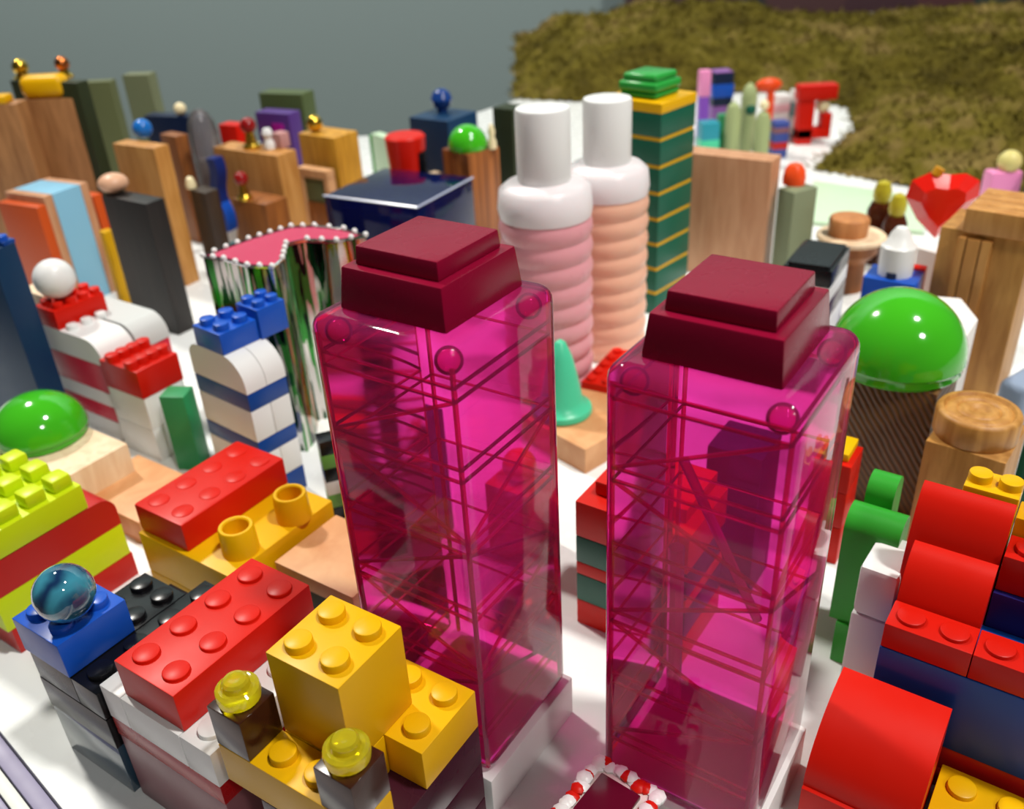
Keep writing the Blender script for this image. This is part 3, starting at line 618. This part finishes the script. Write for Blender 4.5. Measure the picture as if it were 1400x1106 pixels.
# ================================================================== bottles
def bottle(px, base_y, top_y, rpx, label, liq, frac):
    b0 = at(px, base_y, 0); cz = None
    d = (b0-Vector((0, 0, 0)))
    lo, hi = 2, 16
    for _ in range(50):
        m_ = (lo+hi)/2; P = Vector((b0.x, b0.y, m_))-Vector((0, 0, CAM_H)); y = 553-F_PX*P.dot(UP)/P.dot(fwd)
        if y > top_y: lo = m_
        else: hi = m_
    H = lo; r = px_r(rpx, Vector((b0.x, b0.y, H*.55)))
    e = bpy.data.objects.new('ribbed_bottle', None); C.objects.link(e); e.location = (b0.x*S, b0.y*S, 0); tag(e, label, 'bottle', 'ribbed bottles with white caps')
    zc = H*.765; n = 10; ph = (zc-.6)/n; prof = [(r*.9, 0)]
    k0 = int(n*frac)
    def rib(i):
        z = .15+i*ph; return [(r*(.94+.06*math.sin(PI*k/6)), z+ph*k/6) for k in range(7)]
    for i in range(k0): prof += rib(i)
    low = prof+[(0, .15+k0*ph)]
    MB().lathe(low, 0, 0, 0, 40).build('ribbed_body', liq, e, 60)
    up = [(r*.5, .15+k0*ph+.01)]
    for i in range(k0, n-1): up += rib(i)
    z = .15+(n-1)*ph; up += [(r*.97, z), (r, z+.3), (r*.96, zc-.25), (r*.8, zc-.02), (r*.55, zc+.05), (0, zc+.05)]
    MB().lathe(up, 0, 0, 0, 40).build('shoulder', FROST, e, 60)['label'] = 'frosted white upper body'
    rc_ = r*.56
    MB().lathe([(rc_*.97, zc+.04), (rc_, zc+.12), (rc_, H-.12), (rc_*.96, H-.02), (rc_*.88, H), (0, H)], 0, 0, 0, 36).build('cap', WHITE, e)['label'] = 'plain white screw cap'
bottle(753, 528, 146, 64, 'ribbed bottle of rose liquid with white cap, nearer of the pair', mat('rose_liquid', '#dc9aa2', .28, sss=.4), .9)
bottle(829, 474, 133, 57, 'ribbed bottle of peach liquid with white cap, farther of the pair', mat('peach_liquid', '#e8b49a', .28, sss=.4), .9)

# ================================================================== green banded tower, plank, blocks
t = T('banded_tower', 'dark green tower with yellow bands and bright green lid', 'toy tower', (905, 137), 9.6, 47, R=(956, 121), L=(838, 123))
n = 8; zh = 9.2/n
for i in range(n):
    t.box('brick', DGREEN, 0, t.w, 0, t.d, i*zh, (i+1)*zh-.16, .03)
    t.box('band', YEL, -.02 if i == n-1 else .03, t.w+.02 if i == n-1 else t.w-.03, -.02 if i == n-1 else .03, t.d+.02, (i+1)*zh-.16, (i+1)*zh+(.25 if i == n-1 else 0), .02)
m = MB(); cx, cy = t.w/2, t.d/2
for r, z0, z1 in ((.92, 9.45, 9.72), (.98, 9.72, 10.1), (.84, 10.1, 10.4)): m.rbox(cx-r, cx+r, cy-r, cy+r, z0, z1+.02, .13, 3)
t.put(m, 'lid', mat('lid_green_gloss', '#2a9a3c', .2), label='bright green stepped lid')
t = block('wood_plank', 'broad upright rosy beech plank beside the banded tower', 'block', W_PINK, (1056, 221), 6, 'L', R=(1067, 211), L=(933, 208))
t = block('grey_block', 'grey green block under an orange dome', 'block', mat('sage_paint', '#7c8668', .55), (1086, 264), 4.8, 'L', R=(1107, 252), L=(1064, 257))
q = at(1085, 251, 4.8); one(MB().lathe([(.5, 0), (.52, .3), (.46, .65), (.3, .9), (0, 1.0)], 0, 0, 0, 24), 'orange_dome', VERM, (q.x, q.y, 4.8), 'orange dome on the grey green block', 'dome')
P = [at(x, y, 0) for x, y in ((1112, 252), (1262, 275), (1262, 322), (1104, 308))]
pg = MB().prism([(a.x-P[0].x, a.y-P[0].y) for a in P][::-1], 0, .25, .03); one(pg, 'reflection_sheet', PALEG, (P[0].x, P[0].y, 0), 'pale green sheet painting the table reflection before the moss hill', 'sheet')  # added sheet: its green paints shade and reflection on the white table
# wooden hat on a stand
q = at(1164, 322, 2.6); hr = px_r(46, q)
e = bpy.data.objects.new('wooden_hat', None); C.objects.link(e); e.location = (q.x*S, q.y*S, 0); tag(e, 'round wooden hat with pale brim on a brown foot', 'hat')
MB().lathe([(hr*.55, 0), (hr*.5, 1.4), (hr*.8, 1.9), (hr*.8, 2.4), (0, 2.4)], 0, 0, 0, 24).build('foot', W_BROWN, e)
MB().lathe([(hr*.9, 2.41), (hr, 2.5), (hr, 2.62), (hr*.95, 2.68), (0, 2.68)], 0, 0, 0, 36).build('brim', W_PALE, e)['label'] = 'pale wooden brim'
MB().lathe([(hr*.56, 2.68), (hr*.58, 3.4), (hr*.54, 3.5), (hr*.4, 3.55), (0, 3.55)], -hr*.12, 0, 0, 32).build('crown', wood('hat_wood', '#a86a38', '#c88850'), e)['label'] = 'reddish brown crown'
def amber(px, py, z, label, k=1):
    q = at(px, py, z); e = bpy.data.objects.new('amber_bottle', None); C.objects.link(e); e.location = (q.x*S, q.y*S, 0); tag(e, label, 'bottle', 'brown bottles with yellow stoppers')
    MB().lathe([(.55*k, 0), (.6*k, .2), (.6*k, z-.9), (.42*k, z-.5), (0, z-.5)], 0, 0, 0, 20).build('body', mat('amber_gloss', '#4a2010', .12), e)
    MB().lathe([(.34*k, z-.51), (.42*k, z-.3), (.42*k, z+.1), (.3*k, z+.45), (0, z+.6)], 0, 0, 0, 18).build('stopper', mat('olive_yellow', '#b0a428', .3), e)
amber(1207, 262, 3.6, 'brown bottle with yellow stopper, farther one near the pale painted reflection'); amber(1228, 280, 3.4, 'brown bottle with yellow stopper, beside the red heart', .95)
t = T('brick_stack', 'black and white stack of flat bricks beside a maroon tower cap', 'toy building', (1138, 372), 5.0, 58, R=(1168, 338), L=(1070, 363))
for m, z0, z1 in ((BLACK, 4.35, 5.0), (WHITE, 3.75, 4.34), (PLUM, 3.0, 3.74), (WHITE, 1.5, 2.99), (BLACK, 0, 1.49)): t.box('brick', m, 0, t.w, 0, t.d, z0, z1, .04)
t.box('lid', BLACK, .12, t.w-.12, .12, t.d-.12, 5.0, 5.12, .03)
t = T('blue_house', 'blue brick house topped by a white spool behind the big green dome', 'toy building', (1252, 390), 4.2, 55, R=(1268, 372), L=(1184, 373))
b = t.box('brick', BLUE, 0, t.w, 0, t.d, 0, 4.2, .06); t.box('band', RED, t.w, t.w+.4, 0, t.d*.8, 0, 4.3, .04, 'red side')
t.stud(b, NAVY, .3, t.d*.5, 4.18, .2, .25)
t.put(MB().lathe([(.62, 4.2), (.64, 5.3), (.5, 5.4), (.34, 5.8), (.2, 6.0), (0, 6.05)], t.w*.55, t.d*.5, 0, 12), 'spool', WHITE, label='white spool')
t = T('folded_card', 'white folded paper card under the red heart', 'card', (1302, 352), 4.0, 40, w=1.0, L=(1255, 330))
t.put(MB().prism([(0, 0), (1.0, 0), (.9, t.d), (.1, t.d*.8)], 0, 4.0, .02), 'body', mat('white_card', '#ece8e4', .7))
# faceted red heart on its card
q = at(1278, 326, 4.0); hs = px_r(46, q)
pts = [(0, -1.02), (.55, -.35), (.95, .3), (.9, .75), (.5, .95), (.1, .9), (-.45, .95), (-.9, .7), (-1, .2), (-.6, -.45)]
b = bmesh.new(); rim = [b.verts.new((x*hs, 0, (y+1.02)*hs)) for x, y in pts]; fr = b.verts.new((.1*hs, -.42*hs, 1.15*hs)); bk = b.verts.new((.1*hs, .42*hs, 1.15*hs))
inn = [b.verts.new((x*hs*.6, -.36*hs, (y*.6+1.05)*hs)) for x, y in pts]; nb = len(pts)
for i in range(nb):
    j = (i+1) % nb; b.faces.new((rim[i], rim[j], inn[j], inn[i])); b.faces.new((inn[i], inn[j], fr)); b.faces.new((rim[j], rim[i], bk))
bmesh.ops.recalc_face_normals(b, faces=b.faces); mm = MB(); mm._new(b)
he = bpy.data.objects.new('red_heart', None); C.objects.link(he); he.location = (q.x*S, q.y*S, 4.0*S); he.rotation_euler = (0, 0, -.3); tag(he, 'faceted shiny red heart leaning above the white card', 'ornament')
mm.build('body', mat('red_gem_plastic', '#e01c10', .15, coat=.5), he, 5)
MB().bar((-.3*hs, 0, 1.9*hs), (-.2*hs, 0, 2.1*hs), .3*hs, 8).build('clasp', mat('amber_clasp', '#d89820', .3), he)

# ================================================================== far street
def far(kind, label, cat, px, top, bot, wpx, m, cap=None, shape='box', depth=1.0):
    b0 = at(px, bot, 0); lo, hi = 0, 14
    for _ in range(40):
        m_ = (lo+hi)/2; P = Vector((b0.x, b0.y, m_))-Vector((0, 0, CAM_H)); y = 553-F_PX*P.dot(UP)/P.dot(fwd)
        if y > top: lo = m_
        else: hi = m_
    H = lo; wd = px_r(wpx, Vector((b0.x, b0.y, H/2)))
    e = bpy.data.objects.new(kind, None); C.objects.link(e); e.location = (b0.x*S, b0.y*S, 0); tag(e, label, cat)
    if shape == 'box': MB().box(-wd/2, wd/2, -wd/2*depth, wd/2*depth, 0, H, .06).build('body', m, e)
    else: MB().lathe([(wd/2*.9, 0), (wd/2, .1), (wd/2, H*.8), (wd/2*.7, H*.93), (0, H)], 0, 0, 0, 18).build('body', m, e)
    for (z0, z1, mm_, k, nm) in (cap or []): MB().box(-wd/2*k, wd/2*k, -wd/2*depth*k, wd/2*depth*k, H*z0, H*z1, .05).build(nm, mm_, e)
    e.rotation_euler = (0, 0, .1); return e, H, wd
far('far_tower', 'slim pink and violet tower beside the banded tower top', 'toy tower', 958, 98, 205, 13, mat('violet_plastic', '#8a50c0', .4), [(.7, 1.02, PINK, 1.1, 'cap')])
far('far_tower', 'black topped tower with bright blue band before the moss hill', 'toy tower', 980, 96, 196, 25, mat('dim_violet_plastic', '#8c5aa0', .4), [(.55, .99, NAVY, 1.08, 'block'), (.66, .84, BLUE, 1.14, 'band')])
far('far_block', 'teal and blue block low behind the beech plank', 'block', 966, 166, 222, 24, TEAL, [(.35, .6, MINT, 1.05, 'band')])
far('far_block', 'little mint green block beside the teal block', 'block', 984, 156, 216, 12, mat('leaf_mint_plastic', '#3c9a64', .4))
for px, top, bot, lab in ((998, 138, 222, 'sage green peg nearest the teal block'), (1038, 150, 226, 'sage green peg with a yellow bead on top'), (1019, 112, 205, 'tallest sage green peg with a dark spot')):
    e, H, wd = far('sage_peg', lab, 'peg', px, top, bot, 21, mat('sage_peg_paint', '#a0ac78', .5), shape='round'); e['group'] = 'sage green pegs'
    if 'yellow' in lab: MB().ball((0, 0, H+.3), .32, u=14, v=10).build('bead', CREAM, e)
    if 'dark' in lab: MB().ball((0, -wd*.42, H*.62), .38, 1, .5, 1, 14, 10).build('spot', DGREEN, e)
e, H, wd = far('red_leaf', 'red curved leaf shape standing before the moss hill', 'toy', 1048, 118, 190, 8, VERM)
MB().ball((-.2, 0, H+.1), 1.0, 1.0, .4, .5, 18, 10).build('blade', VERM, e)
far('far_house', 'small blue and red striped house behind the plank corner', 'toy building', 1062, 165, 214, 20, mat('dim_blue_plastic', '#3c4c94', .4), [(.25, .45, mat('brick_red_plastic', '#b81c18', .35), 1.05, 'band'), (.7, .85, MAUVE, 1.05, 'band')])
far('white_house', 'small white house among the far toys', 'toy building', 1061, 128, 186, 22, WHITE, [(.6, .8, mat('pale_pink', '#e4b8c0', .4), 1.04, 'band')])
far('white_house', 'narrow white and teal house beside the red arch', 'toy building', 1083, 122, 186, 13, WHITE, [(.45, .75, mat('grey_teal', '#70a0a0', .4), 1.1, 'band')])
b0 = at(1089, 196, 0)
e = bpy.data.objects.new('red_gate', None); C.objects.link(e); e.location = (b0.x*S, b0.y*S, 0); tag(e, 'red toy gate holding a cream ball at the foot of the hill', 'gate')
MB().box(-.2, .9, -.5, .5, 0, 3.1, .05).build('post', RED, e); MB().box(1.5, 2.2, -.5, .5, 1.0, 2.1, .05).build('post', RED, e); MB().box(-.2, 2.2, -.5, .5, .4, 1.1, .05).build('crossbar', RED, e)
MB().box(-.35, 2.4, -.6, .6, 3.1, 4.1, .1).build('beam', RED, e); MB().ball((1.6, 0, 2.6), .5, u=16, v=12).build('ball', CREAM, e)
# figures at the right edge
def height_at(b0, y_px):      # height in cm that reaches picture row y_px above table point b0
    lo, hi = 0, 14
    for _ in range(40):
        m_ = (lo+hi)/2; P = Vector((b0.x, b0.y, m_))-Vector((0, 0, CAM_H)); y = 553-F_PX*P.dot(UP)/P.dot(fwd)
        if y > y_px: lo = m_
        else: hi = m_
    return lo
q = at(1356, 308, 0); H = height_at(q, 232)
e = bpy.data.objects.new('pink_peg', None); C.objects.link(e); e.location = (q.x*S, q.y*S, 0); tag(e, 'pink block with a pale yellow ball behind the wooden lid', 'toy')
MB().box(-.85, .85, -.5, .5, 0, H, .2).build('body', PINK, e); MB().ball((.2, 0, H+.42), .6, u=20, v=14).build('ball', mat('straw_bead', '#d8cc80', .4), e)
MB().cyl(.2, 0, .42, H-.05, H+.12, 16).build('collar', mat('orange_brown', '#b86a38', .4), e)
q = at(1408, 318, 0); H = height_at(q, 240)
e = bpy.data.objects.new('navy_peg', None); C.objects.link(e); e.location = (q.x*S, q.y*S, 0); tag(e, 'navy block with a pink top cut off by the photo edge', 'toy')
MB().box(-.6, .8, -.5, .5, 0, H, .1).build('body', STEELB, e); MB().ball((.2, 0, H+.5), .58, u=18, v=12).build('ball', PINK, e)

# ================================================================== right: wooden building
t = T('wood_building', 'tall wooden building with a lid and central raised slats', 'toy building', (1412, 330), 6.2, 50, L=(1283, 313), w=2.4)
t.box('body', W_OAK, 0, t.w, 0, t.d, 0, 6.2, .04)
k = t.d*.40
for y0, y1 in ((k, k+.32), (k+.36, k+.8), (k+.84, k+1.1)): t.box('slat', W_WARM, -.25, .0, y0, y1, 0, 6.0, .03)
for i in range(4): t.box('lid_board', W_WARM, -.2+i*(t.w+.4)/4, -.2+(i+1)*(t.w+.4)/4-.02, -.6, t.d-.75, 6.2, 7.05, .05)
# big dome, its ridged block and the white hexagon behind
t = T('ridged_block', 'brown block with fine diagonal grain under the big green dome', 'block', (1282, 540), 4.4, 52, L=(1150, 510), w=2.8)
t.box('body', W_BLOCK, 0, t.w, 0, t.d, 0, 4.4, .06)
dome(1223, 497, 4.4, 87, 'big shiny green dome on the brown ridged block', 1.02)
P = [at(x, y, 4.2) for x, y in ((1322, 437), (1287, 394), (1180, 384), (1100, 432), (1150, 462), (1300, 480))]; c = sum(P, Vector())/6
one(MB().prism([((a.x-c.x)*.74+.95, (a.y-c.y)*.66-.25) for a in P], 0, 4.2, .08), 'hexagon_block', mat('white_matt_card', '#e8e2de', .6), (c.x, c.y, 0), 'white hexagonal block just behind the big green dome', 'block')
# turned disc on a block
t = T('wood_block', 'square wooden block under the turned wooden disc', 'block', (1376, 634), 3.9, 50, L=(1264, 604), w=2.3)
t.box('body', W_OAK, 0, t.w, 0, t.d, 0, 3.9, .05)
q = at(1332, 592, 3.9); r = px_r(54, q)
one(MB().lathe([(r*.97, 0), (r, .06), (r, .68), (r*.95, .77), (r*.84, .79), (r*.78, .70), (r*.72, .75), (r*.55, .77), (r*.5, .70), (r*.44, .75), (r*.25, .77), (r*.2, .70), (0, .72)], 0, 0, 0, 44), 'wooden_disc', W_OAK, (q.x, q.y, 3.9), 'turned wooden disc with carved rings', 'disc', ang=60)
q = at(1385, 545, 2.0)
one(MB().rbox(-.9, .9, -.5, .5, 0, 2.4, .3, 4), 'grey_block', mat('blue_grey_plastic', '#8c9cb4', .4), (q.x+.8, q.y+.8, 0), 'blue grey rounded block behind the turned disc', 'block', rot=.6)
t = block('green_block', 'dark green block cut off by the photo edge beside the turned disc', 'block', DGREEN, (1432, 588), 3.4, 50, w=1.6, d=.5)

# ================================================================== middle: banded house, mint cone, red row
t = T('brick_house', 'red and dark green banded brick house between the pink towers', 'toy building', (1.45+.82*3.1, 18.7-.57*3.1, 0), 4.0, 55, w=2.4, d=3.1)
for z0, z1, m in ((0, .85, RED), (.85, 1.75, DGREEN), (1.75, 2.15, RED), (2.15, 3.0, DGREEN), (3.0, 4.1, RED)): t.box('brick', m, 0, t.w, 0, t.d, z0+.005, z1-.005, .03)
bt = t
t.box('brick', RED, .5, t.w, .3, t.d-.3, 4.1, 4.5, .04)
t = T('brick_house', 'red brick pillar with a yellow cap behind the second pink tower', 'toy building', (1164, 640), 3.4, 55, L=(1116, 622), w=1.2)
t.box('brick', RED, 0, t.w, 0, t.d, 2.5, 3.4, .03); t.box('brick', RED, 0, t.w, 0, t.d, 1.3, 2.49, .03); t.box('brick', RED, 0, t.w, 0, t.d, 0, 1.29, .03); t.box('cap', YEL, .2, t.w, .15, t.d-.15, 3.4, 3.65, .06)
t = T('wood_slab', 'pale wooden slab carrying the mint green cone', 'block', (800, 615), 1.0, 40, w=4.2, d=3.2)
t.box('body', W_CORK, 0, t.w, 0, t.d, 0, 1.0, .04); WS = t
q = at(768, 562, 1.0); r = px_r(42, q)
one(MB().lathe([(r*.96, 0), (r, .08), (r*.97, .24), (r*.8, .34), (r*.68, .6), (r*.55, 1.4), (r*.38, 2.2), (r*.18, 2.75), (0, 2.9)], 0, 0, 0, 36), 'mint_cone', MINT, (q.x, q.y, 1.0), 'mint green cone with a rolled brim on the pale slab', 'cone')
t = T('brick_row', 'low red studded brick beside the peach bottle', 'brick', (836, 530), 1.3, 60, w=4.6, d=1.2)
t.brick(RED, 0, 0, 0, 5, 2, .62, 1.3, name='body')

# ================================================================== right front: red, blue and yellow stair house
p = .85
t = T('brick_house', 'red curved stair house with blue storey and yellow studs', 'toy building', (1330, 895), 4.0, 54, w=2.6, d=2*p)
f0 = t.f
t.brick(RED2, 0, 0, 3.35, 1, 2, p, .65, sh=.1, sr=.34)
t.brick(RED2, 0, -3*p, 3.35, 1, 3, p, .65, sh=.1, sr=.34)
t.box('brick', DBLUE, 0, 3.3, -3*p, 2*p, 1.25, 3.34, .03, 'deep blue storey')
t.box('brick', mat('brick_red_plastic', '#b81c18', .35), .02, 3.3, -3*p, 2*p-.02, .6, 1.24, .03); t.box('brick', mat('brick_red_plastic', '#b81c18', .35), .02, 3.3, -3*p, 2*p-.02, 0, .59, .03)
t.put(MB().profile(quarter(p, p+.9, 3.35, 5.0), .03, 2*p-.02, 'y'), 'curved_brick', RED, label='red curved brick')
t.put(MB().profile(quarter(p+.91, p+1.75, 3.35, 6.0), .03, 2*p+.15, 'y'), 'curved_brick', RED, label='red curved brick')
t.brick(RED2, p+1.0, -3*p, 4.3, 1, 3, p, .9, sh=.12, sr=.34); t.box('brick', mat('violet_navy', '#201c64', .35), p+.9, p+2.6, -3*p, .0, 3.36, 4.29, .02, 'violet navy plate')
b = t.box('brick', YEL, p+1.9, p+2.6, -3*p, .0, 4.3, 5.6, .04)
for i in range(3): t.stud(b, YEL, p+2.25, -.5-i*.8, 5.59, .28, .2)
b = t.box('brick', YEL, p+1.8, p+2.6, .02, 1.1, 3.36, 6.1, .04)
for i in range(2): t.stud(b, YEL, p+2.2, .85-i*.6, 6.09, .24, .2)
# green curved bricks
fa = f0+u0(54)[0]*2.6+u0(54)[1]*2.25
t = T('green_stack', 'green curved bricks stacked between red pillar and white column', 'toy building', (fa.x, fa.y, 0), 4.6, 54, w=1.9, d=1.2)
t.put(MB().profile(roundtop(0, 1.0, 1.3, 4.5, .48, 8, True, True), -.15, 1.1, 'y'), 'curved_brick', GRASSG)
t.put(MB().profile(roundtop(1.02, 1.9, 2.2, 4.9, .42, 8, True, True), .3, .95, 'y'), 'curved_brick', GRASSG)
t.box('brick', GRASSG, -.1, 1.9, .1, .9, 0, 1.29, .04); t.box('brick', GRASSG, 1.02, 1.9, .1, .9, 1.3, 2.19, .04)
# white column
t = T('white_column', 'glossy white column with grey front beside the red stair house', 'block', (1229, 792), 4.0, 52, R=(1243, 738), L=(1172, 778))
t.box('body', WHITE, 0, t.w, 0, t.d, 0, 2.6, .06); t.box('top_brick', WHITE, 0, t.w, 0, t.d, 2.61, 4.0, .16)
# front red arch and yellow plate
fa = f0+u0(54)[0]*-2.45+u0(54)[1]*.08
t = T('brick_house', 'low red curved brick with yellow studded plate at the front edge', 'toy building', (fa.x, fa.y, 0), 1.2, 54, w=2.3, d=2.2)
t.put(MB().profile(quarter(.1, 2.2, 1.1, 2.65, 10), 0, 2.2, 'y'), 'curved_brick', RED, label='red curved brick')
t.box('brick', RED, 0, 2.3, 0, 2.2, 0, 1.09, .03)
t.brick(YEL, .38, -2.0, 0, 2, 2, .96, .95, sh=.12)
# small foil topped box at the bottom edge
t = T('foil_trinket', 'small white and red foil box with a maroon lid at the front edge', 'box', (842, 1172), 2.4, 50, w=1.7, d=1.5)
t.box('body', mat('crinkled_foil', '#d8c8c4', .35), .08, 1.62, .08, 1.42, 0, 2.3, .1)
m = MB(); fl = MB()
for k in range(44):
    a = k/44*4; sd = int(a); fq = a-sd; x, y = ((fq*1.7, 0), (1.7, fq*1.5), (1.7-fq*1.7, 1.5), (0, 1.5-fq*1.5))[sd]
    cx, cy = .85+(x-.85)*.88, .75+(y-.75)*.88; z_ = 2.3+.06*random.random(); r_ = .14+.05*random.random()
    (fl if k % 4 == 1 or k % 7 == 0 else m).ball((cx+random.uniform(-.04, .04), cy+random.uniform(-.04, .04), z_), r_, 1, 1, .55, 7, 5)
t.put(m, 'foil_rim', WHITE, label='crumpled white foil rim'); t.put(fl, 'foil_fleck', RED, label='red flecks in the foil rim')
t.box('lid', mat('dark_maroon_gloss', '#5a0c24', .15), .35, 1.35, .3, 1.2, 2.3, 2.42, .03)
# blocks half hidden behind the pink towers
t = T('navy_block', 'dark navy block seen through the pink tower beside the yellow house', 'block', (-3.0, 21.8, 0), 4.4, 55, w=1.7, d=1.9)
t.box('body', NAVY, 0, t.w, 0, t.d, 0, 4.4, .05)
t = T('red_block', 'red block with an orange ball seen through the pink tower beside the yellow house', 'block', (.3, 21.0, 0), 2.6, 55, w=1.5, d=1.5)
t.box('body', RED, 0, t.w, 0, t.d, 0, 2.6, .05); t.put(MB().ball((.75, .75, 3.05), .5), 'ball', VERM, label='orange ball'); t.put(MB().cyl(1.2, .3, .22, 2.6, 2.95), 'peg', WHITE, label='white peg')
t = T('navy_block', 'dark navy block seen through the pink tower near the green dome', 'block', (6.3, 19.3, 0), 4.6, 55, w=1.5, d=1.5)
t.box('body', NAVY, 0, t.w, 0, t.d, 0, 4.6, .05)
